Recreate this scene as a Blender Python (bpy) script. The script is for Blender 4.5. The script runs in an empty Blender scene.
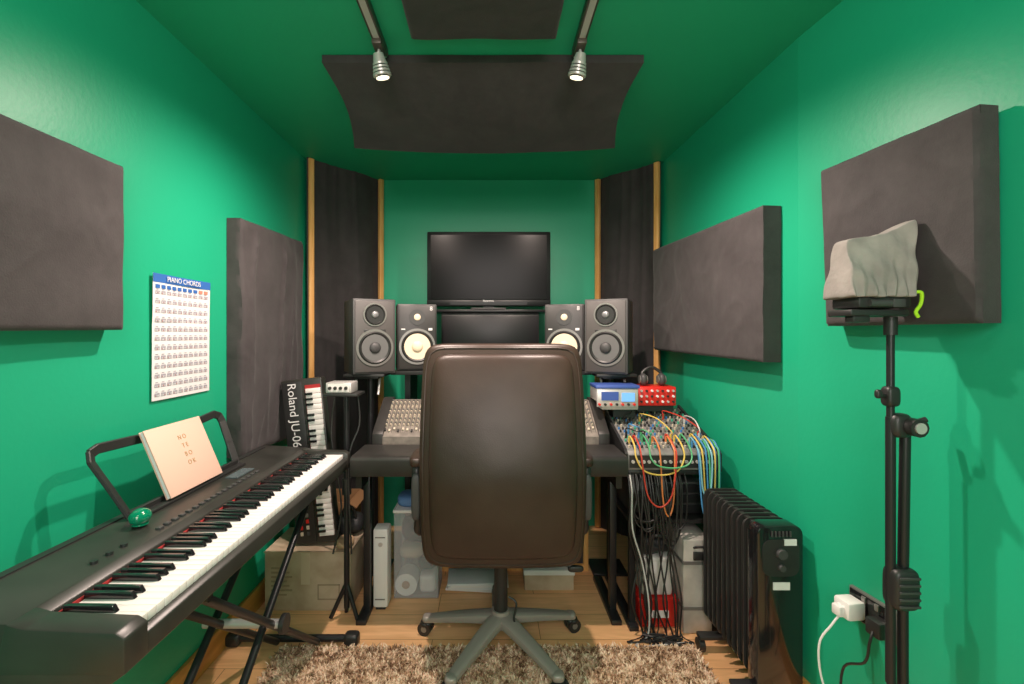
import bpy, bmesh, math, random
from mathutils import Vector, Matrix, Euler, noise
random.seed(7)
scene = bpy.context.scene
scene.view_settings.view_transform = 'Standard'
V = Vector

# ------------------------------------------------------------ materials
def mat(name, col, rough=0.5, metal=0.0, bump=0.0, bscale=30.0, var=0.0, vscale=4.0, col2=None,
        alpha=1.0, emis=None, estr=0.0, coat=0.0, detail=4.0, stretch=None, sheen=0.0, trans=0.0, spec=0.5):
    m = bpy.data.materials.new(name); m.use_nodes = True
    nt = m.node_tree; N = nt.nodes; L = nt.links
    b = N['Principled BSDF']
    c = (col[0], col[1], col[2], 1)
    b.inputs['Base Color'].default_value = c
    b.inputs['Roughness'].default_value = rough
    b.inputs['Metallic'].default_value = metal
    b.inputs['Alpha'].default_value = alpha
    b.inputs['Coat Weight'].default_value = coat
    b.inputs['Sheen Weight'].default_value = sheen
    b.inputs['Transmission Weight'].default_value = trans
    b.inputs['Specular IOR Level'].default_value = spec
    if emis:
        b.inputs['Emission Color'].default_value = (*emis, 1); b.inputs['Emission Strength'].default_value = estr
    tc = N.new('ShaderNodeTexCoord'); mp = N.new('ShaderNodeMapping')
    L.new(tc.outputs['Object'], mp.inputs['Vector'])
    if stretch: mp.inputs['Scale'].default_value = stretch
    if var > 0 or col2:
        n = N.new('ShaderNodeTexNoise'); n.inputs['Scale'].default_value = vscale; n.inputs['Detail'].default_value = 5
        L.new(mp.outputs[0], n.inputs['Vector'])
        r = N.new('ShaderNodeValToRGB')
        if col2 is None: col2 = tuple(x * (1 - var) for x in col)
        r.color_ramp.elements[0].color = (*col2, 1); r.color_ramp.elements[1].color = c
        r.color_ramp.elements[0].position = 0.35; r.color_ramp.elements[1].position = 0.65
        L.new(n.outputs['Fac'], r.inputs[0]); L.new(r.outputs[0], b.inputs['Base Color'])
    if bump > 0:
        n2 = N.new('ShaderNodeTexNoise'); n2.inputs['Scale'].default_value = bscale; n2.inputs['Detail'].default_value = detail
        L.new(mp.outputs[0], n2.inputs['Vector'])
        bp = N.new('ShaderNodeBump'); bp.inputs['Strength'].default_value = bump; bp.inputs['Distance'].default_value = 0.01
        L.new(n2.outputs['Fac'], bp.inputs['Height']); L.new(bp.outputs[0], b.inputs['Normal'])
    return m

M_green = mat('green_wall_paint', (0.012, 0.38, 0.205), 0.42, bump=0.05, bscale=60, var=0.05, vscale=1.5)
M_ceil = mat('green_ceiling_paint', (0.010, 0.36, 0.185), 0.55, bump=0.05, bscale=60)
M_black = mat('black_plastic', (0.020, 0.020, 0.020), 0.42, bump=0.03, bscale=200)
M_blackg = mat('black_gloss', (0.010, 0.010, 0.011), 0.14, coat=0.4)
M_blackm = mat('black_metal', (0.022, 0.022, 0.024), 0.35, metal=0.3)
M_char = mat('charcoal_plastic', (0.05, 0.05, 0.051), 0.5)
M_key = mat('piano_dark', (0.036, 0.036, 0.031), 0.36, var=0.4, vscale=7)
M_desk = mat('desk_black', (0.034, 0.032, 0.030), 0.42, var=0.3, vscale=10)
M_white = mat('ivory_keys', (0.84, 0.80, 0.77), 0.25)
M_whitep = mat('white_plastic', (0.78, 0.75, 0.73), 0.4)
M_red = mat('red_felt', (0.35, 0.02, 0.02), 0.8)
M_grey = mat('grey_metal', (0.25, 0.24, 0.23), 0.35, metal=0.5)
M_alu = mat('brushed_silver', (0.57, 0.55, 0.54), 0.35, metal=0.4)
M_pewter = mat('pewter_paint', (0.33, 0.29, 0.26), 0.4, metal=0.15)
M_wood = mat('pine_wood', (0.86, 0.47, 0.17), 0.5, col2=(0.66, 0.32, 0.09), vscale=5, stretch=(8, 8, 1))
M_oak = mat('oak_trim', (0.80, 0.38, 0.10), 0.45, col2=(0.60, 0.26, 0.06), vscale=5, stretch=(6, 1, 6))
M_card = mat('cardboard', (0.54, 0.42, 0.30), 0.85, col2=(0.40, 0.29, 0.19), vscale=9)
M_card2 = mat('brown_cardboard', (0.38, 0.20, 0.09), 0.85)
M_yell = mat('cream_cone', (0.80, 0.66, 0.48), 0.6)
M_led = mat('screen_blue', (0.1, 0.3, 0.7), 0.3, emis=(0.25, 0.5, 1), estr=0.6)
M_redp = mat('red_plastic', (0.62, 0.02, 0.015), 0.35)
M_bluep = mat('blue_panel', (0.05, 0.10, 0.36), 0.4)
M_pink = mat('notebook_cover', (0.74, 0.48, 0.38), 0.6)
M_gold = mat('gold_ink', (0.36, 0.24, 0.10), 0.5)
M_paper = mat('paper', (0.76, 0.75, 0.76), 0.6)
M_ink = mat('print_blue', (0.03, 0.13, 0.42), 0.6)
M_inkg = mat('print_grey', (0.36, 0.35, 0.40), 0.6)
M_inkr = mat('print_red', (0.55, 0.22, 0.16), 0.6)
M_egg = mat('green_gloss', (0.0, 0.20, 0.10), 0.15, coat=0.6)
M_hood = mat('grey_cloth', (0.34, 0.31, 0.29), 0.9, bump=0.7, bscale=22, var=0.3, vscale=12)
M_lime = mat('lime_tape', (0.40, 0.75, 0.02), 0.5)
M_clear = mat('frosted_plastic', (0.75, 0.76, 0.80), 0.3, alpha=0.22)
M_text = mat('white_print', (0.75, 0.74, 0.74), 0.5)
M_cons = mat('console_panel', (0.24, 0.21, 0.18), 0.5, var=0.4, vscale=30)
M_knob = mat('knob_cream', (0.58, 0.50, 0.39), 0.4)
M_knob2 = mat('knob_grey', (0.16, 0.16, 0.15), 0.4)
M_pbay = mat('patch_panel', (0.22, 0.22, 0.21), 0.4, var=0.3, vscale=30)
M_bag = mat('black_bag', (0.03, 0.03, 0.032), 0.5, bump=0.6, bscale=12)

def fabric(name, col, col2):
    m = bpy.data.materials.new(name); m.use_nodes = True
    nt = m.node_tree; N = nt.nodes; L = nt.links; b = N['Principled BSDF']
    b.inputs['Roughness'].default_value = 0.8
    b.inputs['Sheen Weight'].default_value = 0.10
    tc = N.new('ShaderNodeTexCoord')
    n = N.new('ShaderNodeTexNoise'); n.inputs['Scale'].default_value = 6; n.inputs['Detail'].default_value = 12; n.inputs['Roughness'].default_value = .75
    L.new(tc.outputs['Object'], n.inputs['Vector'])
    r = N.new('ShaderNodeValToRGB'); r.color_ramp.elements[0].position = .36; r.color_ramp.elements[1].position = .68
    r.color_ramp.elements[0].color = (*col2, 1); r.color_ramp.elements[1].color = (*col, 1)
    L.new(n.outputs['Fac'], r.inputs[0]); L.new(r.outputs[0], b.inputs['Base Color'])
    n2 = N.new('ShaderNodeTexNoise'); n2.inputs['Scale'].default_value = 3.5; n2.inputs['Detail'].default_value = 2; n2.inputs['Distortion'].default_value = 1.0
    L.new(tc.outputs['Object'], n2.inputs['Vector'])
    n3 = N.new('ShaderNodeTexNoise'); n3.inputs['Scale'].default_value = 260
    L.new(tc.outputs['Object'], n3.inputs['Vector'])
    b1 = N.new('ShaderNodeBump'); b1.inputs['Strength'].default_value = .45; b1.inputs['Distance'].default_value = .03
    b2 = N.new('ShaderNodeBump'); b2.inputs['Strength'].default_value = .4; b2.inputs['Distance'].default_value = .002
    L.new(n2.outputs['Fac'], b1.inputs['Height']); L.new(n3.outputs['Fac'], b2.inputs['Height'])
    L.new(b1.outputs[0], b2.inputs['Normal']); L.new(b2.outputs[0], b.inputs['Normal'])
    return m
M_fab = fabric('acoustic_fabric', (0.058, 0.050, 0.052), (0.034, 0.028, 0.030))
M_fab2 = fabric('acoustic_fabric_dark', (0.044, 0.038, 0.039), (0.025, 0.021, 0.022))

def leather():
    m = bpy.data.materials.new('brown_leather'); m.use_nodes = True
    nt = m.node_tree; N = nt.nodes; L = nt.links; b = N['Principled BSDF']
    b.inputs['Roughness'].default_value = 0.40
    b.inputs['Specular IOR Level'].default_value = 0.4
    tc = N.new('ShaderNodeTexCoord')
    n = N.new('ShaderNodeTexNoise'); n.inputs['Scale'].default_value = 5; n.inputs['Detail'].default_value = 8
    L.new(tc.outputs['Object'], n.inputs['Vector'])
    r = N.new('ShaderNodeValToRGB'); r.color_ramp.elements[0].position = .3; r.color_ramp.elements[1].position = .75
    r.color_ramp.elements[0].color = (.026, .014, .010, 1); r.color_ramp.elements[1].color = (.048, .028, .020, 1)
    L.new(n.outputs['Fac'], r.inputs[0]); L.new(r.outputs[0], b.inputs['Base Color'])
    v = N.new('ShaderNodeTexVoronoi'); v.inputs['Scale'].default_value = 260
    L.new(tc.outputs['Object'], v.inputs['Vector'])
    n2 = N.new('ShaderNodeTexNoise'); n2.inputs['Scale'].default_value = 7; n2.inputs['Detail'].default_value = 3
    L.new(tc.outputs['Object'], n2.inputs['Vector'])
    b1 = N.new('ShaderNodeBump'); b1.inputs['Strength'].default_value = .2; b1.inputs['Distance'].default_value = .001
    b2 = N.new('ShaderNodeBump'); b2.inputs['Strength'].default_value = .2; b2.inputs['Distance'].default_value = .01
    L.new(v.outputs['Distance'], b1.inputs['Height']); L.new(n2.outputs['Fac'], b2.inputs['Height'])
    L.new(b2.outputs[0], b1.inputs['Normal']); L.new(b1.outputs[0], b.inputs['Normal'])
    return m
M_leather = leather()

def floor_mat():
    m = bpy.data.materials.new('oak_laminate'); m.use_nodes = True
    nt = m.node_tree; N = nt.nodes; L = nt.links; b = N['Principled BSDF']
    b.inputs['Roughness'].default_value = 0.38
    tc = N.new('ShaderNodeTexCoord')
    br = N.new('ShaderNodeTexBrick'); br.offset = 0.37
    br.inputs['Scale'].default_value = 1; br.inputs['Brick Width'].default_value = 1.2; br.inputs['Row Height'].default_value = 0.17
    br.inputs['Mortar Size'].default_value = 0.0015; br.inputs['Bias'].default_value = 0
    br.inputs['Color1'].default_value = (.96, .56, .28, 1); br.inputs['Color2'].default_value = (.88, .49, .23, 1)
    br.inputs['Mortar'].default_value = (.36, .18, .07, 1)
    L.new(tc.outputs['Object'], br.inputs['Vector'])
    mp = N.new('ShaderNodeMapping'); mp.inputs['Scale'].default_value = (1.5, 14, 1)
    L.new(tc.outputs['Object'], mp.inputs['Vector'])
    n = N.new('ShaderNodeTexNoise'); n.inputs['Scale'].default_value = 3; n.inputs['Detail'].default_value = 8; n.inputs['Distortion'].default_value = .8
    L.new(mp.outputs[0], n.inputs['Vector'])
    r = N.new('ShaderNodeValToRGB'); r.color_ramp.elements[0].position = .3; r.color_ramp.elements[1].position = .7
    r.color_ramp.elements[0].color = (.74, .70, .64, 1); r.color_ramp.elements[1].color = (1, 1, 1, 1)
    L.new(n.outputs['Fac'], r.inputs[0])
    mx = N.new('ShaderNodeMixRGB'); mx.blend_type = 'MULTIPLY'; mx.inputs[0].default_value = .8
    L.new(br.outputs['Color'], mx.inputs[1]); L.new(r.outputs[0], mx.inputs[2])
    L.new(mx.outputs[0], b.inputs['Base Color'])
    return m
M_floor = floor_mat()

def rug_mat():
    m = bpy.data.materials.new('shag_pile'); m.use_nodes = True
    nt = m.node_tree; N = nt.nodes; L = nt.links; b = N['Principled BSDF']
    b.inputs['Roughness'].default_value = 0.8
    g = N.new('ShaderNodeNewGeometry'); tc = N.new('ShaderNodeTexCoord')
    n = N.new('ShaderNodeTexNoise'); n.inputs['Scale'].default_value = 30; n.inputs['Detail'].default_value = 2
    L.new(tc.outputs['Object'], n.inputs['Vector'])
    ad = N.new('ShaderNodeMath'); ad.operation = 'MULTIPLY_ADD'; ad.inputs[1].default_value = .35
    L.new(g.outputs['Random Per Island'], ad.inputs[0]); L.new(n.outputs['Fac'], ad.inputs[2])
    r = N.new('ShaderNodeValToRGB')
    r.color_ramp.elements[0].position = .48; r.color_ramp.elements[0].color = (.18, .09, .045, 1)
    r.color_ramp.elements[1].position = .84; r.color_ramp.elements[1].color = (.95, .74, .55, 1)
    e = r.color_ramp.elements.new(.64); e.color = (.60, .38, .23, 1)
    L.new(ad.outputs[0], r.inputs[0]); L.new(r.outputs[0], b.inputs['Base Color'])
    return m
M_rug = rug_mat()

# ------------------------------------------------------------ builder
class B:
    def __init__(s, name):
        s.name = name; s.bm = bmesh.new(); s.mats = []
    def mi(s, m):
        if m not in s.mats: s.mats.append(m)
        return s.mats.index(m)
    def _merge(s, t, m, M=None):
        if M is not None: t.transform(M)
        i = s.mi(m)
        for f in t.faces: f.material_index = i
        me = bpy.data.meshes.new('tmp'); t.to_mesh(me); t.free()
        s.bm.from_mesh(me); bpy.data.meshes.remove(me)
    def box(s, c, size, m, rot=(0, 0, 0), bev=0.0, seg=2, taper=None):
        t = bmesh.new(); bmesh.ops.create_cube(t, size=1)
        for v in t.verts:
            k = 1.0
            if taper and v.co.z > 0: k = taper
            v.co = V((v.co.x * size[0] * k, v.co.y * size[1] * k, v.co.z * size[2]))
        if bev > 0: bmesh.ops.bevel(t, geom=t.edges[:], offset=bev, segments=seg, profile=.5, affect='EDGES')
        s._merge(t, m, Matrix.Translation(c) @ Euler(rot).to_matrix().to_4x4()); return s
    def bb(s, x0, x1, y0, y1, z0, z1, m, bev=0.0):
        return s.box(((x0 + x1) / 2, (y0 + y1) / 2, (z0 + z1) / 2), (x1 - x0, y1 - y0, z1 - z0), m, bev=bev)
    def cyl(s, p1, p2, r, m, r2=None, seg=20, bev=0.0):
        p1 = V(p1); p2 = V(p2); d = p2 - p1
        t = bmesh.new()
        bmesh.ops.create_cone(t, cap_ends=True, segments=seg, radius1=r, radius2=r if r2 is None else r2, depth=d.length)
        q = V((0, 0, 1)).rotation_difference(d.normalized())
        s._merge(t, m, Matrix.Translation((p1 + p2) / 2) @ q.to_matrix().to_4x4()); return s
    def sq(s, c, size, m, p=4.0, sub=14, rot=(0, 0, 0), fn=None):
        t = bmesh.new(); bmesh.ops.create_cube(t, size=2)
        bmesh.ops.subdivide_edges(t, edges=t.edges[:], cuts=sub, use_grid_fill=True)
        for v in t.verts:
            a = v.co
            w = V([math.tan(q * math.pi / 4 * .98) for q in a]) if p < 3 else a.copy()
            k = (abs(w.x) ** p + abs(w.y) ** p + abs(w.z) ** p) ** (1 / p)
            w = w / k
            v.co = V((w.x * size[0] / 2, w.y * size[1] / 2, w.z * size[2] / 2))
            if fn: v.co = fn(v.co)
        s._merge(t, m, Matrix.Translation(c) @ Euler(rot).to_matrix().to_4x4()); return s
    def tube(s, pts, r, m, seg=8, smooth=5, closed=False):
        P = [V(p) for p in pts]
        if smooth > 1:
            Q = []; n = len(P); rng = range(n if closed else n - 1)
            for i in rng:
                if closed: a, b, c, d = P[(i - 1) % n], P[i], P[(i + 1) % n], P[(i + 2) % n]
                else: a, b, c, d = P[max(i - 1, 0)], P[i], P[i + 1], P[min(i + 2, n - 1)]
                for k in range(smooth):
                    u = k / smooth
                    Q.append(.5 * ((2 * b) + (-a + c) * u + (2 * a - 5 * b + 4 * c - d) * u * u + (-a + 3 * b - 3 * c + d) * u ** 3))
            if not closed: Q.append(P[-1])
            P = Q
        t = bmesh.new(); rings = []; n = len(P); up = None
        for i, p in enumerate(P):
            if closed: d = P[(i + 1) % n] - P[i - 1]
            else: d = P[min(i + 1, n - 1)] - P[max(i - 1, 0)]
            if d.length < 1e-9: d = V((0, 0, 1))
            d.normalize()
            if up is None: up = d.orthogonal().normalized()
            up = (up - d * up.dot(d))
            if up.length < 1e-6: up = d.orthogonal()
            up.normalize(); sd = d.cross(up)
            rings.append([t.verts.new(p + (up * math.cos(2 * math.pi * k / seg) + sd * math.sin(2 * math.pi * k / seg)) * r) for k in range(seg)])
        for i in range(n if closed else n - 1):
            A = rings[i]; Bq = rings[(i + 1) % n]
            for k in range(seg): t.faces.new((A[k], A[(k + 1) % seg], Bq[(k + 1) % seg], Bq[k]))
        if not closed:
            t.faces.new(rings[0][::-1]); t.faces.new(rings[-1])
        s._merge(t, m); return s
    def prism(s, poly, ext, m, bev=0.0):
        t = bmesh.new(); a = [t.verts.new(V(p)) for p in poly]; b = [t.verts.new(V(p) + V(ext)) for p in poly]
        n = len(a); t.faces.new(a); t.faces.new(b[::-1])
        for i in range(n): t.faces.new((a[i], b[i], b[(i + 1) % n], a[(i + 1) % n]))
        bmesh.ops.recalc_face_normals(t, faces=t.faces[:])
        if bev > 0: bmesh.ops.bevel(t, geom=t.edges[:], offset=bev, segments=2, profile=.5, affect='EDGES')
        s._merge(t, m); return s
    def grid(s, fn, nu, nv, m, flip=False):
        t = bmesh.new(); g = [[t.verts.new(fn(i / nu, j / nv)) for j in range(nv + 1)] for i in range(nu + 1)]
        for i in range(nu):
            for j in range(nv):
                q = (g[i][j], g[i + 1][j], g[i + 1][j + 1], g[i][j + 1]); t.faces.new(q[::-1] if flip else q)
        s._merge(t, m); return s
    def text(s, txt, size, M, m, ext=0.0003):
        cu = bpy.data.curves.new('t', 'FONT'); cu.body = txt; cu.size = size; cu.extrude = ext; cu.align_x = 'CENTER'; cu.align_y = 'CENTER'
        o = bpy.data.objects.new('t', cu); scene.collection.objects.link(o)
        dg = bpy.context.evaluated_depsgraph_get(); me = bpy.data.meshes.new_from_object(o.evaluated_get(dg))
        t = bmesh.new(); t.from_mesh(me); bpy.data.meshes.remove(me); bpy.data.objects.remove(o)
        s._merge(t, m, M); return s
    def done(s, smooth=True, ang=35):
        bm = s.bm
        xs = [v.co for v in bm.verts]
        lo = V((min(c.x for c in xs), min(c.y for c in xs), min(c.z for c in xs)))
        hi = V((max(c.x for c in xs), max(c.y for c in xs), max(c.z for c in xs)))
        o = V(((lo.x + hi.x) / 2, (lo.y + hi.y) / 2, lo.z))
        for v in bm.verts: v.co -= o
        if smooth:
            a = math.radians(ang)
            for f in bm.faces: f.smooth = True
            for e in bm.edges:
                if len(e.link_faces) == 2 and e.calc_face_angle(0) > a: e.smooth = False
        me = bpy.data.meshes.new(s.name); bm.to_mesh(me); bm.free()
        for m in s.mats: me.materials.append(m)
        ob = bpy.data.objects.new(s.name, me); ob.location = o; scene.collection.objects.link(ob); return ob

def R(x=0, y=0, z=0): return Euler((math.radians(x), math.radians(y), math.radians(z))).to_matrix().to_4x4()
def T(x, y, z): return Matrix.Translation((x, y, z))

# ------------------------------------------------------------ room
E = 1.25; CZ = 2.265; XL = -1.08; XR = 1.045; YB = 3.08; YC = 2.70; YF = -1.6; YK = 1.605; KS = 0.12
XRC = 1.005; YCR = 2.76   # far end of the right wall
xn = XR + KS * (YK - YF)
b = B('floor'); b.bb(-1.25, 1.65, YF - .1, YB + .1, -.05, 0, M_floor); b.done(False)
b = B('ceiling'); b.bb(-1.25, 1.65, YF - .1, YB + .1, CZ, CZ + .08, M_ceil); b.done(False)
b = B('wall_left'); b.bb(XL - .1, XL, YF - .1, YB + .1, 0, CZ, M_green); b.done(False)
b = B('wall_back'); b.bb(XL, XR, YB, YB + .1, 0, CZ, M_green); b.done(False)
kf = (XR - XRC) / (YCR - YK); xe = XR - kf * (YB + .1 - YK)
b = B('wall_right'); b.prism([(xe, YB + .1, 0), (xe + .2, YB + .1, 0), (XR + .1, YK, 0), (XR, YK, 0)], (0, 0, CZ), M_green)
b.prism([(XR, YK, 0), (XR + .1, YK, 0), (xn + .1, YF - .1, 0), (xn, YF - .1, 0)], (0, 0, CZ), M_green); b.done(False)
b = B('wall_front'); b.bb(XL, xn, YF - .1, YF, 0, CZ, M_green); b.done(False)
b = B('baseboard_left'); b.bb(XL, XL + .016, YF, YC, 0, .10, M_oak, bev=.003); b.done()
b = B('baseboard_right'); b.prism([(XRC - .016, YCR, 0), (XRC, YCR, 0), (XR, YK, 0), (XR - .016, YK, 0)], (0, 0, .10), M_oak)
b.prism([(XR - .016, YK, 0), (XR, YK, 0), (xn, YF, 0), (xn - .016, YF, 0)], (0, 0, .10), M_oak); b.done()

def corner(xa, ya_, xb, sgn):
    b = B('corner_bass_trap')
    A = V((xa, ya_, 0)); C = V((xb, YB, 0)); d = (C - A).normalized(); L = (C - A).length
    nrm = V((d.y, -d.x, 0))
    if nrm.y > 0: nrm = -nrm
    def fn(u, v):
        fold = (1 - abs(noise.noise(V((u * 5 + v * .8, v * 1.5, sgn + 4))))) ** 6
        p = A + d * (L * u) + nrm * (.018 + .012 * math.sin(u * 9 + v * 2) * (0.5 + .5 * math.sin(v * 3)) + .010 * fold + .006 * noise.noise(V((u * 6, v * 5, sgn))))
        p.z = v * CZ; return p
    b.grid(fn, 40, 60, M_fab2)
    for u in (0.045, .99):
        c = A + d * (L * u) + nrm * .036; c.z = CZ / 2
        b.box(c, (.030, .025, CZ - .01), M_wood, rot=(0, 0, math.atan2(d.y, d.x)), bev=.002)
    b.done(True, 60)
corner(XL, YC, -.745, 1); corner(XRC, YCR, .71, 2)

def panel(name, A, Bc, C, D, back, m=M_fab, seed=0, amp=.004, bulge=.006, fold=.003, fs=(3, 3)):
    """A=top-left B=top-right C=bottom-right D=bottom-left; back=vector into the wall"""
    b = B(name); A, Bc, C, D, back = map(V, (A, Bc, C, D, back)); n = -back.normalized(); r = .010
    def face(u, v):
        p = (A * (1 - u) + Bc * u) * (1 - v) + (D * (1 - u) + C * u) * v
        e = min(u, 1 - u, v, 1 - v)
        k = max(0, 1 - e / .02)
        w = (1 - abs(noise.noise(V((u * fs[0] + v * .7, v * fs[1], seed + 9))))) ** 7
        return p + n * (bulge * math.sin(math.pi * u) * math.sin(math.pi * v) - r * k * k + amp * noise.noise(V((u * 3.1, v * 3.7, seed))) + fold * w * min(1, e * 10))
    N_ = 60
    b.grid(face, N_, N_, m)
    loop = [(i / N_, 0) for i in range(N_)] + [(1, i / N_) for i in range(N_)] + [(1 - i / N_, 1) for i in range(N_)] + [(0, 1 - i / N_) for i in range(N_)]
    def side(i, j):
        u, v = loop[int(round(i * len(loop))) % len(loop)]
        f = face(u, v)
        base = (A * (1 - u) + Bc * u) * (1 - v) + (D * (1 - u) + C * u) * v + back
        q = f.lerp(base, j)
        return q + n * (.002 * noise.noise(V((i * 30, j * 3, seed))))
    b.grid(side, len(loop), 3, m)
    t = bmesh.new(); t.faces.new([t.verts.new(p + back) for p in (A, Bc, C, D)]); b._merge(t, m)
    bmesh.ops.remove_doubles(b.bm, verts=b.bm.verts[:], dist=.0005)
    bmesh.ops.recalc_face_normals(b.bm, faces=b.bm.faces[:])
    return b.done(True, 50)
panel('acoustic_panel', (-1.02, .72, E + .46), (-1.02, 1.31, E + .469), (-1.02, 1.31, E + .014), (-1.02, .72, E + .004), (-.058, 0, 0), seed=1, bulge=.012)
panel('acoustic_panel', (-1.012, 1.91, E + .476), (-1.012, 2.52, E + .500), (-1.012, 2.52, E - .52), (-1.012, 1.91, E - .50), (-.066, 0, 0), seed=2, amp=.016, fold=.016, fs=(5, 1.3))
panel('acoustic_panel', (.905, 2.65, E + .479), (.960, 1.68, E + .464), (.960, 1.68, E - .098), (.905, 2.65, E - .083), (.078, .008, 0), seed=3, amp=.006, fold=.006, fs=(5, 3))
nb = V((1, KS, 0)).normalized() * .056
panel('acoustic_panel', (1.0, 1.437, E + .503), (1.040, 1.01, E + .497), (1.046, 1.01, E + .026), (1.006, 1.42, E + .027), nb, seed=4, amp=.003)
panel('ceiling_acoustic_panel', (-.26, .85, CZ - .05), (.21, .85, CZ - .05), (.21, 1.545, CZ - .05), (-.265, 1.545, CZ - .05), (0, 0, .049), m=M_fab2, seed=5)

b = B('hanging_acoustic_cloud')
def cloud(u, v):
    x = (u - .5) * 2
    inset = .030 * math.sin(math.pi * v) * (1 if v > 0 else 0)
    xx = -.033 + x * (.582 - inset)
    y2 = 1.70 + .40 * v + .030 * (1 - x * x) * v
    fold = .005 * (1 - abs(noise.noise(V((x * 2.5 + v * x * 2, v * 1.4, 5))))) ** 7 * math.sin(math.pi * min(1, v * 1.0))
    z = E + .985 - .15 * v - .02 * math.sin(math.pi * v) * (1 - x * x) - .012 * (1 - x * x) * v + .003 * noise.noise(V((u * 5, v * 3, 2))) - fold
    return V((xx, y2, z))
b.grid(cloud, 60, 40, M_fab2)
b.grid(lambda u, v: cloud(u, v) + V((0, 0, .028)), 60, 40, M_fab2, True)
for vv in (0, 1):
    b.grid(lambda u, v: cloud(u, vv) + V((0, 0, .028 * v)), 60, 1, M_fab2)
    b.grid(lambda u, v: cloud(vv, u) + V((0, 0, .028 * v)), 40, 1, M_fab2)
for x in (-.5, .44):
    b.cyl((x, 2.05, E + .86), (x, 2.05, CZ), .004, M_blackm)
    b.cyl((x, 1.75, E + .98), (x, 1.75, CZ), .004, M_blackm)
b.done(True, 60)

M_bulb = mat('lamp_glass', (1, .95, .85), .3, emis=(1, .85, .6), estr=2.0)
M_track = mat('track_bronze', (.09, .075, .065), .4, metal=.3)
def track(x):
    b = B('track_light'); b.bb(x - .017, x + .017, -1.2, 1.67, CZ - .028, CZ, M_track, bev=.003)
    b.bb(x - .010, x + .010, -1.2, 1.672, CZ - .0285, CZ - .027, M_alu)
    sg = -1 if x < 0 else 1
    for y, dr in ((1.60, V((sg * -.16, .25, -1))), (.5, V((sg * .9, .3, -.6))), (-.5, V((sg * .5, .5, -.8)))):
        dr.normalize(); b.bb(x - .016, x + .016, y - .04, y + .04, CZ - .045, CZ - .028, M_track, bev=.003)
        top = V((x, y, CZ - .045)); b.cyl(top, top + V((0, 0, -.02)), .005, M_alu)
        c = top + V((0, 0, -.025))
        b.cyl(c - dr * .012, c + dr * .018, .017, M_alu, r2=.023)
        for k in range(4):
            q = c + dr * (.018 + k * .011); b.cyl(q, q + dr * .007, .025 + k * .0020, M_alu, seg=24); b.cyl(q + dr * .006, q + dr * .012, .021, M_char)
        q = c + dr * .063; b.cyl(q, q + dr * .003, .022, M_bulb)
    b.done()
track(-.385); track(.30)

# ------------------------------------------------------------ wall chart
b = B('wall_chart'); X = XL + .004; y0, y1, z0, z1 = 1.482, 1.785, E - .21, E + .198
def paperf(u, v): return V((X + .003 + .004 * math.sin(u * 5 + v * 2) * (v if v > .6 else .3), y0 + (y1 - y0) * u, z0 + (z1 - z0) * v))
def pq(ya, yb, za, zb, m, off=.0012):
    b.grid(lambda u, v: paperf(ya + (yb - ya) * u, za + (zb - za) * v) + V((off, 0, 0)), 2, 1, m)
b.grid(paperf, 16, 20, M_paper)
pq(0.0, 1, .93, 1, M_ink)
Mt = Matrix(((0, 0, 1, X + .009), (1, 0, 0, (y0 + y1) / 2), (0, 1, 0, z1 - .015), (0, 0, 0, 1)))
b.text('PIANO CHORDS', .024, Mt, M_text)
for j in range(12):
    zc = .03 + j * .0735
    for i in range(10):
        yc = .035 + i * .094
        if j == 11: pq(yc, yc + .07, zc + .045, zc + .075, M_ink if i < 8 else M_inkr)
        pq(yc, yc + .072, zc, zc + .028, M_inkg)
        for k in range(3): pq(yc + .008 + k * .022, yc + .016 + k * .022, zc + .002, zc + .014, M_inkr if (i + j + k) % 3 == 0 else M_text, .0018)
        pq(yc + .01, yc + .05, zc + .036, zc + .042, M_inkg)
b.done(False)

# ------------------------------------------------------------ TV + centre speaker
b = B('television')
M_tvb = mat('tv_bezel', (.008, .008, .009), .35, spec=.3)
b.bb(-.372, .335, 2.69, 2.735, E + .165, E + .592, M_tvb, bev=.006)
b.bb(-.350, .313, 2.686, 2.70, E + .205, E + .572, mat('tv_screen', (.004, .004, .004), .22, spec=.10))
b.bb(-.372, .335, 2.68, 2.70, E + .165, E + .200, M_tvb, bev=.004)
b.bb(-.24, .20, 2.677, 2.70, E + .172, E + .19, M_tvb)
b.text('Panasonic', .016, T(-.02, 2.678, E + .195) @ R(90), M_text)
b.bb(-.12, .08, 2.66, 2.78, E + .145, E + .155, M_black, bev=.003); b.bb(-.05, .01, 2.70, 2.74, E + .15, E + .18, M_black)
b.done()

def driver(b, c, n, r, cone, dust):
    n = V(n).normalized(); c = V(c); q = V((0, 0, 1)).rotation_difference(n)
    ax = [q @ V((math.cos(a * math.pi / 16), math.sin(a * math.pi / 16), 0)) for a in range(32)]
    b.cyl(c - n * .002, c + n * .003, r * 1.14, M_grey, seg=40)
    def prof(rr, h, m, rr2, h2):
        b.grid(lambda u, v: c + ax[int(round(u * 32)) % 32] * ((rr + (rr2 - rr) * v) * r) + n * (h + (h2 - h) * v), 32, 2, m)
    prof(1.0, .004, M_black, .92, .009); prof(.92, .009, M_black, .82, .004)
    prof(.82, .004, cone, .35, -.0 + .0035)
    b.sq(c + n * .004, (r * .7, r * .7, r * .7 * .5), dust, p=2, sub=8, rot=q.to_euler())

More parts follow.
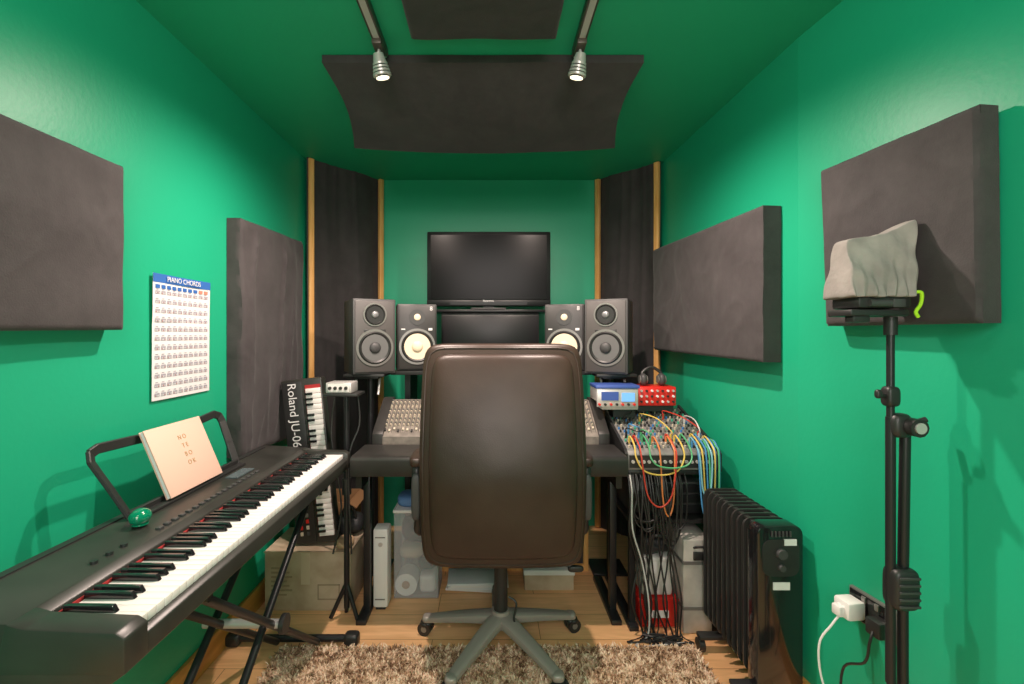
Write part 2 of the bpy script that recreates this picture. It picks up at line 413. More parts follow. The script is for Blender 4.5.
M_baf = mat('baffle_grey', (.075, .068, .066), .45); M_cone = mat('woofer_cone', (.12, .12, .12), .5)
M_tw = mat('tweeter_cap', (.25, .25, .26), .3, metal=.4); M_baf2 = mat('baffle_black', (.032, .030, .030), .4)
def speaker(name, cx, cy, z0, w, d, h, yaw, style):
    b = B(name)
    b.box((0, 0, h / 2), (w, d, h), M_char if style == 0 else M_black, bev=.006)
    f = -d / 2
    if style == 0:
        b.box((0, f - .002, h / 2), (w - .02, .008, h - .02), M_baf, bev=.003)
        driver(b, (0, f - .008, h * .35), (0, -1, 0), w * .38, M_cone, M_char)
        driver(b, (0, f - .008, h * .79), (0, -1, 0), w * .24, M_black, M_tw)
        b.box((0, f - .007, h * .57), (w * .5, .004, .018), M_black, bev=.002)
    else:
        b.box((0, f - .002, h / 2), (w - .016, .006, h - .016), M_baf2, bev=.003)
        driver(b, (0, f - .007, h * .36), (0, -1, 0), w * .40, M_yell, M_yell)
        b.cyl((0, f - .004, h * .8), (0, f - .008, h * .8), w * .2, M_char, seg=32)
        b.sq((0, f - .008, h * .8), (.035, .012, .035), M_yell, p=2, sub=6)
        b.box((-w * .35, f - .006, h * .62), (.02, .003, .006), M_text); b.box((w * .33, f - .006, h * .62), (.02, .003, .012), M_text)
        b.text('8', .03, T(w * .35, f - .007, h * .93) @ R(90), M_text)
    b.bm.transform(T(cx, cy, z0) @ R(0, 0, yaw)); return b.done()
speaker('studio_monitor_speaker', -.632, 2.42, 1.058, .21, .24, .37, 27, 0)
speaker('studio_monitor_speaker', .604, 2.42, 1.058, .21, .24, .37, -22, 0)
speaker('studio_monitor_speaker', -.408, 2.52, 1.066, .205, .16, .345, 14, 1)
speaker('studio_monitor_speaker', .395, 2.52, 1.066, .205, .16, .345, -14, 1)

def stand(x):
    b = B('speaker_stand')
    b.box((x, 2.42, 1.05), (.20, .22, .014), M_black, bev=.003)
    b.box((x, 2.42, 1.035), (.12, .12, .014), M_blackm, bev=.003)
    b.cyl((x, 2.452, 0), (x, 2.452, 1.035), .017, M_blackm); b.cyl((x, 2.452, .55), (x, 2.452, .62), .024, M_black)
    for k in (-1, 1): b.cyl((x + k * .06, 2.36, .95), (x + k * .06, 2.40, 1.03), .006, M_alu)
    b.bb(x - .09, x + .09, 2.430, 2.60, 0, .015, M_black, bev=.004); b.done()
stand(-.632); stand(.615)

b = B('centre_speaker'); b.bb(-.285, .265, 2.64, 2.78, 1.066, 1.375, M_black, bev=.006)
b.bb(-.280, .260, 2.634, 2.65, 1.085, 1.36, M_tvb, bev=.004); b.bb(-.33, .31, 2.62, 2.80, 1.376, 1.392, M_tvb, bev=.003); b.done()

# ------------------------------------------------------------ desk
b = B('studio_desk')
b.prism([(-.577, 1.90, .675), (-.577, 1.90, .745), (-.577, 1.915, .755), (-.577, 2.13, .755), (-.577, 2.13, .675)], (1.130, 0, 0), M_desk, bev=.006)
b.bb(-.56, .535, 2.12, 2.42, .655, .685, M_black, bev=.003)
for x in (-.572, .53):
    b.bb(x - .005, x + .020, 1.99, 2.40, .60, .674, M_blackm); b.bb(x - .003, x + .027, 2.10, 2.14, .02, .66, M_blackm, bev=.003)
    b.bb(x - .015, x + .030, 2.02, 2.40, .0, .022, M_blackm, bev=.004)
b.bb(-.52, .51, 2.41, 2.82, 1.045, 1.065, M_black, bev=.003)
for x in (-.46, .46): b.bb(x - .015, x + .015, 2.56, 2.80, .0, 1.045, M_black)
b.done()
b = B('mixing_console')
pr = [(-.545, 2.135, .69), (-.545, 2.135, .800), (-.545, 2.15, .812), (-.545, 2.36, .935), (-.545, 2.40, .935), (-.545, 2.40, .69)]
b.prism(pr, (.05, 0, 0), M_desk, bev=.003); b.prism([V(p) + V((1.03, 0, 0)) for p in pr], (.05, 0, 0), M_desk, bev=.003)
b.prism([(-.50, 2.135, .69), (-.50, 2.135, .788), (-.50, 2.15, .80), (-.50, 2.36, .922), (-.50, 2.40, .922), (-.50, 2.40, .69)], (.985, 0, 0), M_cons)
sl = math.atan2(.122, .21)
for i in range(48):
    x = -.492 + i * .0204
    b.box((x + .0102, 2.255, .862), (.0012, .235, .0012), M_black, rot=(sl, 0, 0))
    for j in range(14):
        t = .22 + j * .057; y = 2.15 + .21 * t; z = .80 + .122 * t
        mm = (M_knob, M_knob2, M_knob, M_knob2, M_redp if (i * 7 + j) % 7 == 0 else M_knob)[(j + i // 8) % 5]
        b.cyl((x, y, z), (x, y - .004, z + .009), .0048, mm, r2=.004, seg=7)
    t = .04 + .10 * random.random(); b.box((x, 2.15 + .21 * t, .804 + .122 * t), (.009, .014, .010), M_knob if i % 3 else M_black, rot=(sl, 0, 0), bev=.002)
b.done()

b = B('low_acoustic_panel'); b.bb(-.30, .495, 2.50, 2.53, .03, .86, M_fab2)
b.bb(-.30, .51, 2.485, 2.54, 0, .035, M_wood, bev=.002)
for x in (-.29, .497): b.bb(x - .013, x + .013, 2.485, 2.54, .035, .88, M_wood, bev=.002)
b.done()

# ------------------------------------------------------------ office chair
cx = .035
b = B('office_chair')
def bk(v):
    t = v.z / .38
    v = v.copy(); v.x *= 1.0 - .035 * max(0, -t) ** 1.5
    v.y += .05 * t - .035 * math.cos(t * 2.2) + .02 * (v.x / .28) ** 2
    v.y += .002 * noise.noise(V((v.x * 7, v.z * 9, 3))); return v
b.sq((cx + .003, 1.70, .830), (.585, .12, .775), M_leather, p=13, sub=34, fn=bk)
b.sq((cx + .003, 1.69, .830), (.515, .133, .70), M_leather, p=12, sub=34, fn=bk)
loop = []
for k in range(96):
    a = 2 * math.pi * k / 96; ca, sa = math.cos(a), math.sin(a); kk = (abs(ca) ** 12 + abs(sa) ** 12) ** (1 / 12)
    p = bk(V((ca / kk * .278, -.056, sa / kk * .372))); loop.append(p + V((cx + .003, 1.70, .830)))
b.tube(loop, .0035, M_leather, closed=True, smooth=1)
for s_ in (-1, 1):
    X = cx + s_ * .312
    b.tube([(cx + s_ * .25, 1.82, .50), (X, 1.80, .50), (X, 1.77, .56), (X, 1.73, .72), (X, 1.745, .765), (X, 1.86, .765), (X, 1.885, .74), (X, 1.87, .60), (X, 1.85, .52), (cx + s_ * .25, 1.84, .49)], .017, M_black, seg=12)
    b.sq((X, 1.79, .785), (.055, .18, .04), M_leather, p=4, sub=8)
    b.sq((X, 1.715, .66), (.034, .03, .17), M_char, p=4, sub=8)
b.sq((cx, 1.93, .49), (.52, .50, .12), M_leather, p=6, sub=20)
b.sq((cx, 1.93, .545), (.44, .42, .06), M_leather, p=4, sub=14)
b.bb(cx - .15, cx + .15, 1.75, 2.05, .405, .43, M_blackm, bev=.004)
b.cyl((cx, 1.88, .20), (cx, 1.88, .41), .016, M_alu); b.cyl((cx, 1.88, .12), (cx, 1.88, .36), .028, M_black, r2=.026)
b.tube([(cx + .06, 1.80, .39), (cx + .2, 1.78, .39), (cx + .27, 1.77, .375)], .006, M_black); b.sq((cx + .28, 1.77, .37), (.06, .02, .025), M_black, p=3, sub=5)
b.cyl((cx, 1.88, .095), (cx, 1.88, .155), .045, M_pewter, r2=.035, seg=28)
for k in range(5):
    a = math.radians(90 + 72 * k + 2); d = V((math.cos(a), math.sin(a), 0)); sd = V((-d.y, d.x, 0))
    C = V((cx, 1.88, 0))
    def leg(u, v, d=d, sd=sd, C=C):
        r = .03 + .285 * u; w = .034 - .013 * u; hh = .036 - .014 * u; zc = .122 - .045 * u - .012 * u * u
        ang = 2 * math.pi * v; k4 = (abs(math.cos(ang)) ** 4 + abs(math.sin(ang)) ** 4) ** .25
        return C + d * r + sd * (math.cos(ang) / k4 * w) + V((0, 0, zc + math.sin(ang) / k4 * hh * .6))
    b.grid(leg, 10, 20, M_pewter)
    tp = C + d * .315
    b.sq(tp + V((0, 0, .066)), (.045, .045, .030), M_pewter, p=3, sub=5)
    for s_ in (-1, 1):
        q = C + d * .325 + sd * (s_ * .014) + V((0, 0, .028)); b.cyl(q - sd * .009, q + sd * .009, .028, M_black, seg=24)
        b.cyl(q - sd * .0095, q + sd * .0095, .012, M_grey, seg=16)
    b.sq(C + d * .322 + V((0, 0, .045)), (.05, .05, .024), M_black, p=3, sub=5)
b.tube([(cx + .03, 1.85, .22), (cx + .06, 1.84, .20), (cx + .05, 1.83, .14), (cx + .07, 1.83, .12)], .004, M_black)
ch = b.done(True, 40)

# ------------------------------------------------------------ rug
b = B('shag_rug')
b.bb(-.83, .80, .55, 1.85, .0, .010, M_rug, bev=.003)
bm2 = b.bm; mi = b.mi(M_rug)
for i in range(42000):
    x = random.uniform(-.835, .805); y = 1.86 - (random.random() ** 1.3) * 1.25
    L = random.uniform(.012, .026); a = random.uniform(0, 6.283); ln = random.uniform(.2, 1.1) * L
    w = .0028; dx, dy = math.cos(a), math.sin(a); px_, py_ = -dy * w, dx * w
    v1 = bm2.verts.new((x - px_, y - py_, .006)); v2 = bm2.verts.new((x + px_, y + py_, .006))
    mx_, my_ = x + dx * ln * .35, y + dy * ln * .35
    v3 = bm2.verts.new((mx_ + px_, my_ + py_, .006 + L * .6)); v4 = bm2.verts.new((mx_ - px_, my_ - py_, .006 + L * .6))
    v5 = bm2.verts.new((x + dx * ln, y + dy * ln, .006 + L * .85))
    f = bm2.faces.new((v1, v2, v3, v4)); f.material_index = mi; f = bm2.faces.new((v4, v3, v5)); f.material_index = mi
b.done(False)

# ------------------------------------------------------------ digital piano
b = B('digital_piano'); ya, yb = .775, 2.0; ks = .828
pf = [(-.605, 0, .690), (-.605, 0, .728), (-.618, 0, .733), (-.775, 0, .733), (-.778, 0, .762), (-.80, 0, .772), (-.965, 0, .782), (-.98, 0, .772), (-.98, 0, .665), (-.94, 0, .65), (-.66, 0, .65)]
b.prism([(p[0], ya, p[2]) for p in pf], (0, yb - ya, 0), M_key, bev=.003)
for y0_, y1_ in ((ya - .004, ks - .002), (1.967, yb + .004)):
    b.prism([(-.603, y0_, .69), (-.603, y0_, .750), (-.62, y0_, .760), (-.77, y0_, .766), (-.80, y0_, .774), (-.82, y0_, .69)], (0, y1_ - y0_, 0), M_key, bev=.004)
b.bb(-.785, -.773, ks, 1.965, .733, .7545, M_red)
pitch = (1.965 - ks) / 52; names = 'ABCDEFG'
for i in range(52):
    y = ks + i * pitch; b.bb(-.772, -.622, y + .0007, y + pitch - .0007, .733, .750, M_white, bev=.0012)
    if names[i % 7] in 'ACDFG' and i < 51:
        yc = y + pitch
        b.prism([(-.772, yc - .0055, .750), (-.676, yc - .0055, .750), (-.684, yc - .0045, .762), (-.772, yc - .0045, .763)], (0, .010, 0), M_blackg, bev=.001)
for i in range(18):
    y = 1.15 + i * .028; b.bb(-.825, -.812, y, y + .016, .772, .778, M_char, bev=.001)
for i in range(3): b.cyl((-.83, .98 + i * .04, .772), (-.83, .98 + i * .04, .780), .007, M_black)
b.bb(-.88, -.84, 1.55, 1.66, .776, .780, mat('lcd', (.09, .12, .13), .2))
b.bb(-.965, -.945, .87, 1.96, .779, .784, M_black)
def mr(t, z): return V((-.925 - (z - .785) * .42, t, z))
fr = [mr(1.20, .785), mr(1.180, .86), mr(1.158, .935), mr(1.165, .955), mr(1.19, .962), mr(1.30, .958), mr(1.45, .950), mr(1.60, .958), mr(1.69, .965), mr(1.715, .955), mr(1.72, .935), mr(1.71, .86), mr(1.70, .785)]
def band(P, w, m):
    for i in range(len(P) - 1):
        a, c = P[i], P[i + 1]; d = (c - a); q = V((0, 1, 0)).rotation_difference(d.normalized())
        t = bmesh.new(); bmesh.ops.create_cube(t, size=1)
        for v in t.verts: v.co = V((v.co.x * .010, v.co.y * (d.length + w * .35), v.co.z * w))
        bmesh.ops.bevel(t, geom=t.edges[:], offset=.002, segments=1, affect='EDGES')
        b._merge(t, m, Matrix.Translation((a + c) / 2) @ q.to_matrix().to_4x4())
band(fr, .026, M_black); band([fr[0], fr[-1]], .030, M_black)
b.bb(-.925, -.895, 1.20, 1.71, .778, .786, M_black, bev=.002)
b.done()
b = B('keyboard_stand')
for sx in (-.72, -.88):
    b.cyl((sx, 1.88, .640), (sx, 1.10, .040), .012, M_blackm)
    b.cyl((sx + .028, 1.10, .640), (sx + .028, 1.86, .035), .012, M_blackm)
b.cyl((-.91, 1.487, .337), (-.66, 1.487, .337), .014, M_alu); b.cyl((-.665, 1.487, .337), (-.65, 1.487, .337), .03, M_black)
for y in (1.88, 1.10):
    b.cyl((-.97, y, .637), (-.66, y, .637), .012, M_blackm)
for y in (1.895, 1.095):
    zz = .028 if y > 1.5 else .038
    b.cyl((-1.04, y, zz), (-.565, y, zz), .014, M_blackm)
    for x in (-1.04, -.565): b.sq((x, y, zz - .002), (.06, .05, .05), M_black, p=4, sub=6)
b.done()
b = B('notebook')
nM = Matrix.Translation((-.898, 1.437, .792)) @ Matrix.Rotation(math.radians(-23), 4, 'Y')
b.box((0.002, 0, .102), (.004, .25, .204), M_pink, bev=.001); b.box((-.004, 0, .102), (.008, .246, .2), M_paper); b.box((-.010, 0, .102), (.003, .25, .204), M_pink, bev=.001)
for k, t_ in enumerate(('NO', 'TE', 'BO', 'OK')):
    Mx = Matrix(((0, 0, 1, .0045), (1, 0, 0, 0.01), (0, 1, 0, .155 - k * .027), (0, 0, 0, 1)))
    b.text(' '.join(t_), .020, Mx, M_gold)
b.bm.transform(nM); b.done()
b = B('egg_shaker'); b.sq((-.872, 1.165, .800), (.045, .055, .040), M_egg, p=2.0, sub=10); b.cyl((-.872, 1.165, .781), (-.872, 1.165, .785), .018, M_egg); b.done()

# ------------------------------------------------------------ upright synth (stands on the box)
b = B('synthesizer'); H = .765
b.box((0, 0, H / 2), (.19, .06, H), M_key, bev=.006)
b.box((-.043, -.032, H / 2), (.092, .006, H - .02), M_black, bev=.002)
b.box((.052, -.031, H / 2), (.072, .004, H - .06), M_red)
for i in range(28):
    b.box((.055, -.036, .045 + i * .0245), (.068, .012, .0228), M_white, bev=.001)
    if i % 7 in (0, 1, 3, 4, 5): b.box((.036, -.044, .057 + i * .0245), (.034, .010, .011), M_blackg, bev=.001)
for i in range(14):
    for j in range(2): b.box((-.03 - j * .03, -.037, .05 + i * .028), (.012, .006, .016), (M_char, M_knob, M_redp, M_grey)[(i + j) % 4])
b.text('Roland JU-06', .056, T(-.045, -.0365, .60) @ R(90) @ R(0, 0, -90), M_text)
b.bm.transform(T(-.815, 2.215, .282) @ R(-1, -6.0, 0)); b.done()

b = B('equipment_stand'); sx, sy = -.64, 2.07
b.cyl((sx, sy, .05), (sx, sy, .985), .012, M_blackm); b.cyl((sx, sy, .55), (sx, sy, .62), .02, M_black)
b.box((sx - .01, sy, .992), (.15, .12, .012), M_black, bev=.003)
for a in (100, 200, 320):
    a = math.radians(a); b.cyl((sx, sy, .16), (sx + .07 * math.cos(a), sy + .09 * math.sin(a) * .4, .012), .009, M_blackm)
b.tube([(sx - .04, sy - .03, .985), (sx - .06, sy - .02, .8), (sx - .02, sy - .01, .5), (sx - .05, sy - .03, .3)], .004, M_black)
b.tube([(sx + .04, sy + .03, .985), (sx + .05, sy + .02, .85), (sx + .015, sy - .02, .7), (sx + .03, sy - .03, .3)], .004, M_black)
b.done()
b = B('audio_interface'); b.bb(-.715, -.605, 2.02, 2.12, .999, 1.045, M_alu, bev=.004); b.bb(-.705, -.615, 2.017, 2.022, 1.006, 1.038, M_whitep)
for i in range(4): b.cyl((-.695 + i * .023, 2.017, 1.022), (-.695 + i * .023, 2.008, 1.022), .007, M_black)
b.done()

# ------------------------------------------------------------ floor clutter left
b = B('cardboard_box'); b.bb(-1.03, -.640, 2.13, 2.40, 0, .262, M_card, bev=.003)
b.bb(-1.032, -.638, 2.128, 2.26, .262, .268, M_card); b.bb(-1.032, -.638, 2.27, 2.402, .262, .267, M_card)
b.bb(-.865, -.825, 2.1275, 2.132, .12, .262, mat('parcel_tape', (.55, .45, .32), .3))
M_bp = mat('box_print', (.33, .25, .16), .8)
for i in range(7):
    b.bb(-1.0, -.93 + .012 * (i % 3), 2.1278, 2.1305, .19 - i * .02, .197 - i * .02, M_bp)
b.bb(-.79, -.69, 2.1278, 2.1305, .05, .055, M_bp); b.bb(-.79, -.785, 2.1278, 2.1305, .05, .12, M_bp); b.bb(-.695, -.69, 2.1278, 2.1305, .05, .12, M_bp); b.bb(-.79, -.69, 2.1278, 2.1305, .115, .12, M_bp)
b.done()
b = B('tool_bag'); b.sq((-.70, 2.335, .318), (.13, .11, .100), M_bag, p=3, fn=lambda v: v + V((0, 0, .02 * noise.noise(v * 18))))
b.tube([(-.735, 2.30, .36), (-.715, 2.29, .41), (-.68, 2.29, .41), (-.665, 2.30, .36)], .006, M_black); b.done()
b = B('tan_cloth'); b.sq((-.682, 2.19, .286), (.07, .10, .036), mat('tan_cloth', (.5, .34, .2), .8), p=3, sub=8, fn=lambda v: v + V((0, 0, .012 * noise.noise(v * 40)))); b.done()
b = B('open_carton')
for p in ((-.745, -.74, 2.44, 2.66), (-.985, -.98, 2.44, 2.66)): b.bb(*p, 0, .38, M_card2)
b.bb(-.985, -.74, 2.44, 2.446, 0, .38, M_card2); b.bb(-.985, -.74, 2.655, 2.66, 0, .38, M_card2); b.bb(-.985, -.74, 2.44, 2.66, 0, .01, M_card2)
b.box((-.725, 2.55, .365), (.05, .22, .004), M_card2, rot=(0, .6, 0)); b.done()
b = B('computer_tower'); b.bb(-.540, -.472, 2.13, 2.21, 0.012, .37, M_whitep, bev=.010); b.cyl((-.506, 2.131, .30), (-.506, 2.127, .30), .010, M_alu); b.bb(-.53, -.485, 2.127, 2.132, .33, .334, M_grey)
b.bb(-.53, -.485, 2.127, 2.132, .05, .054, M_grey); b.bb(-.53, -.485, 2.14, 2.20, 0, .014, M_black); b.done()
b = B('storage_box')
for a in ((-.465, -.461, 2.23, 2.40), (-.259, -.255, 2.23, 2.40)): b.bb(*a, .004, .42, M_clear)
b.bb(-.465, -.255, 2.23, 2.234, .004, .42, M_clear); b.bb(-.465, -.255, 2.396, 2.40, .004, .42, M_clear); b.bb(-.465, -.255, 2.23, 2.40, 0, .005, M_clear)
b.bb(-.47, -.25, 2.225, 2.405, .405, .42, M_whitep, bev=.004)
b.sq((-.40, 2.31, .45), (.12, .14, .06), mat('blue_cloth', (.10, .22, .45), .7), p=3, sub=8)
b.sq((-.36, 2.33, .30), (.17, .1, .13), M_bag, p=3)
b.sq((-.39, 2.31, .20), (.12, .12, .06), mat('beige_cloth', (.5, .42, .32), .8), p=3, sub=6)
b.sq((-.315, 2.31, .15), (.09, .12, .07), M_bag, p=3, sub=6); b.sq((-.31, 2.31, .055), (.08, .12, .09), M_whitep, p=5, sub=6)
b.cyl((-.41, 2.238, .06), (-.41, 2.34, .06), .052, M_whitep, seg=28); b.cyl((-.41, 2.2365, .06), (-.41, 2.239, .06), .019, M_card2, seg=20)
b.done()
b = B('paper_stack')
for i in range(4): b.box((-.08 + .01 * (i % 3), 2.36, .008 + i * .010), (.28, .16, .010), M_paper if i % 2 else M_whitep, rot=(0, 0, .05 * (i - 2)), bev=.001)
b.done()
b = B('shoe_box'); b.bb(.16, .40, 2.30, 2.44, 0, .09, M_card, bev=.002); b.bb(.155, .405, 2.295, 2.445, .075, .10, M_whitep, bev=.002); b.done()

# ------------------------------------------------------------ right side equipment
b = B('equipment_rack')
b.bb(.580, .96, 2.0, 2.40, .655, .675, M_black, bev=.003)
for x in (.60, .945):
    for y in (2.02, 2.38): b.bb(x - .013, x + .013, y - .013, y + .013, .02, .655, M_blackm)
    b.bb(x - .02, x + .02, 1.98, 2.42, 0, .022, M_blackm, bev=.003)
b.bb(.59, .955, 2.02, 2.40, .44, .455, M_black)
b.bb(.61, .935, 2.08, 2.38, .46, .60, M_char, bev=.004)
for i in range(3): b.bb(.62, .925, 2.072, 2.08, .465 + i * .045, .50 + i * .045, M_blackm, bev=.001)
b.done()
b = B('patch_mixer')
b.prism([(.570, 1.985, .68), (.570, 1.985, .745), (.570, 2.0, .76), (.570, 2.40, .875), (.570, 2.42, .875), (.570, 2.42, .68)], (.385, 0, 0), M_pbay, bev=.003)
for x in (.566, .96): b.prism([(x - .006, 1.975, .676), (x - .006, 1.975, .75), (x - .006, 2.0, .77), (x - .006, 2.42, .89), (x - .006, 2.43, .68)], (.012, 0, 0), M_black)
cols = [M_knob, M_black, mat('knob_green', (.05, .4, .25), .4), M_knob2, M_grey, M_black, mat('knob_blue', (.05, .2, .5), .4), M_knob]
for i in range(20):
    for j in range(14):
        x = .589 + i * .0185; y = 2.02 + j * .027; z = .76 + (y - 2.0) * .2875
        b.cyl((x, y, z - .001), (x, y - .002, z + .010), .0045, cols[(i * 3 + j * 5 + (i * j) % 3) % 8], seg=7)
b.bb(.58, .945, 1.980, 1.986, .690, .742, M_black)
for i in range(16): b.cyl((.594 + i * .0225, 1.981, .716), (.594 + i * .0225, 1.974, .716), .007, M_alu, seg=10)
b.done()

cc = {'red': (.50, .05, .03), 'yellow': (.66, .47, .10), 'blue': (.06, .24, .48), 'green': (.08, .36, .16), 'orange': (.62, .20, .06), 'white': (.55, .55, .53), 'cyan': (.18, .42, .50), 'black': (.015, .015, .015)}
CM = {k: mat('cable_' + k, v, .45) for k, v in cc.items()}
b = B('patch_cables'); rr = random.Random(5)
def plug(x, y, m):
    z = .76 + (y - 2) * .2875; b.cyl((x, y, z), (x, y - .004, z + .030), .005, m, seg=8); return z + .026
for (xa, xb, dz, m, dd) in ((.60, .80, .070, 'yellow', 0), (.66, .83, .04, 'green', .004), (.62, .765, .20, 'red', .008),
        (.86, .93, .26, 'blue', 0), (.875, .925, .22, 'yellow', .006), (.89, .945, .30, 'blue', .004), (.86, .91, .16, 'cyan', .012), (.70, .76, .24, 'orange', .002), (.90, .94, .33, 'green', .009)):
    ya_ = rr.uniform(2.02, 2.08); yb_ = rr.uniform(2.02, 2.08); z1_ = plug(xa, ya_, CM[m]); z2_ = plug(xb, yb_, CM[m]); f = 1.955 - dd
    b.tube([(xa, ya_, z1_), (xa, ya_ - .02, z1_ + .006), (xa, 1.98, .785), (xa, f, .74), (xa * .85 + xb * .15, f - .008, .74 - dz * .75), ((xa + xb) / 2, f - .01, .74 - dz), (xb * .85 + xa * .15, f - .008, .74 - dz * .75), (xb, f, .74), (xb, 1.98, .785), (xb, yb_ - .02, z2_ + .006), (xb, yb_, z2_)], .0034, CM[m], seg=7)
for i in range(7):
    m = CM[('yellow', 'green', 'black', 'white', 'red', 'black', 'blue')[i % 7]]
    xa = rr.uniform(.62, .92); xb = min(.94, max(.60, xa + rr.uniform(-.10, .10))); ya_ = rr.uniform(2.06, 2.3); yb_ = rr.uniform(2.04, 2.25)
    z1_ = plug(xa, ya_, m); z2_ = plug(xb, yb_, m)
    b.tube([(xa, ya_, z1_), (xa, ya_ - .01, z1_ + .02), ((xa + xb) / 2, (ya_ + yb_) / 2 - .03, max(z1_, z2_) + rr.uniform(.0, .02)), (xb, yb_ - .01, z2_ + .02), (xb, yb_, z2_)], .0028, m, seg=6)
b.done()
b = B('black_cables')
for i in range(26):
    x0 = rr.uniform(.57, .76); x1 = x0 + rr.uniform(-.03, .05); y = 1.962 + rr.uniform(-.012, .010)
    if i % 3 == 2:   # short hanging loops from the rack
        x2 = x0 + rr.uniform(.04, .12); dz = rr.uniform(.12, .28)
        b.tube([(x0, y + .03, .665), (x0, y, .60), (x0 + .01, y - .01, .62 - dz * .8), ((x0 + x2) / 2, y - .015, .62 - dz), (x2 - .01, y - .01, .62 - dz * .8), (x2, y, .60), (x2, y + .03, .665)], .0033, CM['black'], seg=6)
        continue
    pts = [(x0, y + .03, .66), (x0, y, .60), (x0 + rr.uniform(-.03, .03), y - .01, .45), (x1, y, .30), (x1 + rr.uniform(-.03, .03), y - .02, .15), (x1 + .02, y - .01, .01)]
    pts += [(x1 + rr.uniform(-.06, .06), y - .05 - rr.random() * .03, .006), (min(.78, x1 + rr.uniform(-.05, .2)), y - .02 - rr.random() * .05, .006)]
    b.tube(pts, .0035, CM['black'] if i != 7 else CM['white'], seg=6)
for k in range(3):
    b.tube([(.60 + .18 * rr.random(), 1.88 + .08 * rr.random(), .006 + .004 * k) for _ in range(7)], .0035, CM['black'], seg=6)
b.done()

b = B('rack_effects_unit')
b.bb(.488, .685, 2.20, 2.34, .94, 1.0, M_alu, bev=.003); b.bb(.49, .68, 2.192, 2.202, .914, .995, M_alu, bev=.002); b.bb(.515, .685, 2.20, 2.34, .90, .945, M_alu, bev=.003)
b.bb(.51, .59, 2.189, 2.193, .945, .985, M_bluep); b.bb(.605, .665, 2.189, 2.193, .94, .98, M_led)
for i in range(7): b.cyl((.50 + i * .027, 2.192, .927), (.50 + i * .027, 2.18, .927), .006, M_black if i % 2 else M_redp, seg=10)
b.bb(.485, .69, 2.19, 2.34, 1.0, 1.014, M_bluep, bev=.002); b.bb(.58, .685, 2.25, 2.33, .855, .905, M_black); b.done()
b = B('preamp_unit')
b.bb(.70, .885, 2.26, 2.40, .91, 1.0, M_redp, bev=.003); b.bb(.705, .88, 2.28, 2.38, .88, .91, M_black)
for i in range(7):
    for j in range(3): b.cyl((.717 + i * .0255, 2.26, .930 + j * .026), (.717 + i * .0255, 2.250, .930 + j * .026), .0055, (M_black, M_text, M_alu)[(i + j) % 3], seg=10)
b.done()
b = B('headphones')
b.tube([(.745, 2.32, 1.035), (.745, 2.33, 1.065), (.79, 2.335, 1.09), (.835, 2.33, 1.065), (.835, 2.32, 1.035)], .008, M_black)
for x in (.745, .835): b.sq((x, 2.32, 1.031), (.035, .06, .06), M_char, p=2.5, sub=8); b.cyl((x - .019, 2.32, 1.031), (x + .019, 2.32, 1.031), .02, M_grey)
b.done()
b = B('aluminium_case'); b.bb(.80, .922, 1.965, 2.34, .0, .395, mat('case_grey', (.60, .56, .51), .45, metal=.2, var=.3, vscale=10), bev=.006)
for z in (.10, .29): b.bb(.798, .924, 1.962, 2.342, z, z + .014, M_grey)
b.bb(.84, .89, 1.955, 1.966, .31, .345, M_black, bev=.003); b.tube([(.845, 1.965, .36), (.85, 1.945, .372), (.88, 1.945, .372), (.885, 1.965, .36)], .005, M_black); b.done()
b = B('plastic_crate')
b.box((.708, 2.08, .065), (.155, .16, .12), M_redp, bev=.008, taper=1.06); b.bb(.622, .794, 1.992, 2.168, .118, .13, M_redp, bev=.004)
b.bb(.67, .75, 1.993, 2.0, .05, .08, M_whitep); b.done()
b = B('plastic_tub'); b.box((.708, 2.08, .208), (.13, .13, .15), M_whitep, bev=.01, taper=1.1); b.box((.708, 2.08, .288), (.15, .15, .016), M_whitep, bev=.004); b.done()
b = B('cable_bag'); b.sq((.708, 2.08, .336), (.15, .13, .08), M_bag, p=2.5, fn=lambda v: v + V((0, 0, .02 * noise.noise(v * 20))))
b.tube([(.668, 2.02, .35), (.688, 2.01, .39), (.738, 2.01, .385), (.755, 2.02, .34)], .007, M_char); b.done()

# ------------------------------------------------------------ oil heater
b = B('oil_radiator'); hx = .945; M_heat = mat('heater_enamel', (.035, .033, .032), .28, coat=.3)
def finpoly(w, h, z0, y):
    P = []; r = .03
    for (cx_, cz_, a0) in ((w / 2 - r, h - r, 0), (-w / 2 + r, h - r, 90), (-w / 2 + r, r, 180), (w / 2 - r, r, 270)):
        for k in range(5): a = math.radians(a0 + k * 22.5); P.append((hx + cx_ + r * math.cos(a), y, z0 + cz_ + r * math.sin(a)))
    return P
for i in range(9):
    y = 1.625 + i * .038
    b.prism(finpoly(.15, .53, .09, y), (0, .006, 0), M_heat); b.prism(finpoly(.125, .50, .105, y - .006), (0, .018, 0), M_heat)
for z in (.15, .57): b.cyl((hx, 1.60, z), (hx, 1.94, z), .025, M_heat)
for x in (hx - .045, hx + .045): b.bb(x - .008, x + .008, 1.60, 1.935, .605, .612, M_heat)
b.prism(finpoly(.150, .565, .06, 1.54), (0, .06, 0), M_blackg, bev=.004)
b.prism(finpoly(.12, .12, .46, 1.536), (0, .006, 0), M_black)
for i in range(6): b.bb(hx - .03 + i * .012 - .002, hx - .03 + i * .012 + .002, 1.533, 1.537, .590, .608, M_char)
for (zz, r_) in ((.535, .018), (.49, .012)): b.cyl((hx, 1.537, zz), (hx, 1.524, zz), r_, M_char, r2=r_ * .85)
b.bb(hx + .01, hx + .05, 1.534, 1.538, .562, .582, M_text); b.bb(hx - .025, hx + .03, 1.5375, 1.541, .415, .44, M_text)
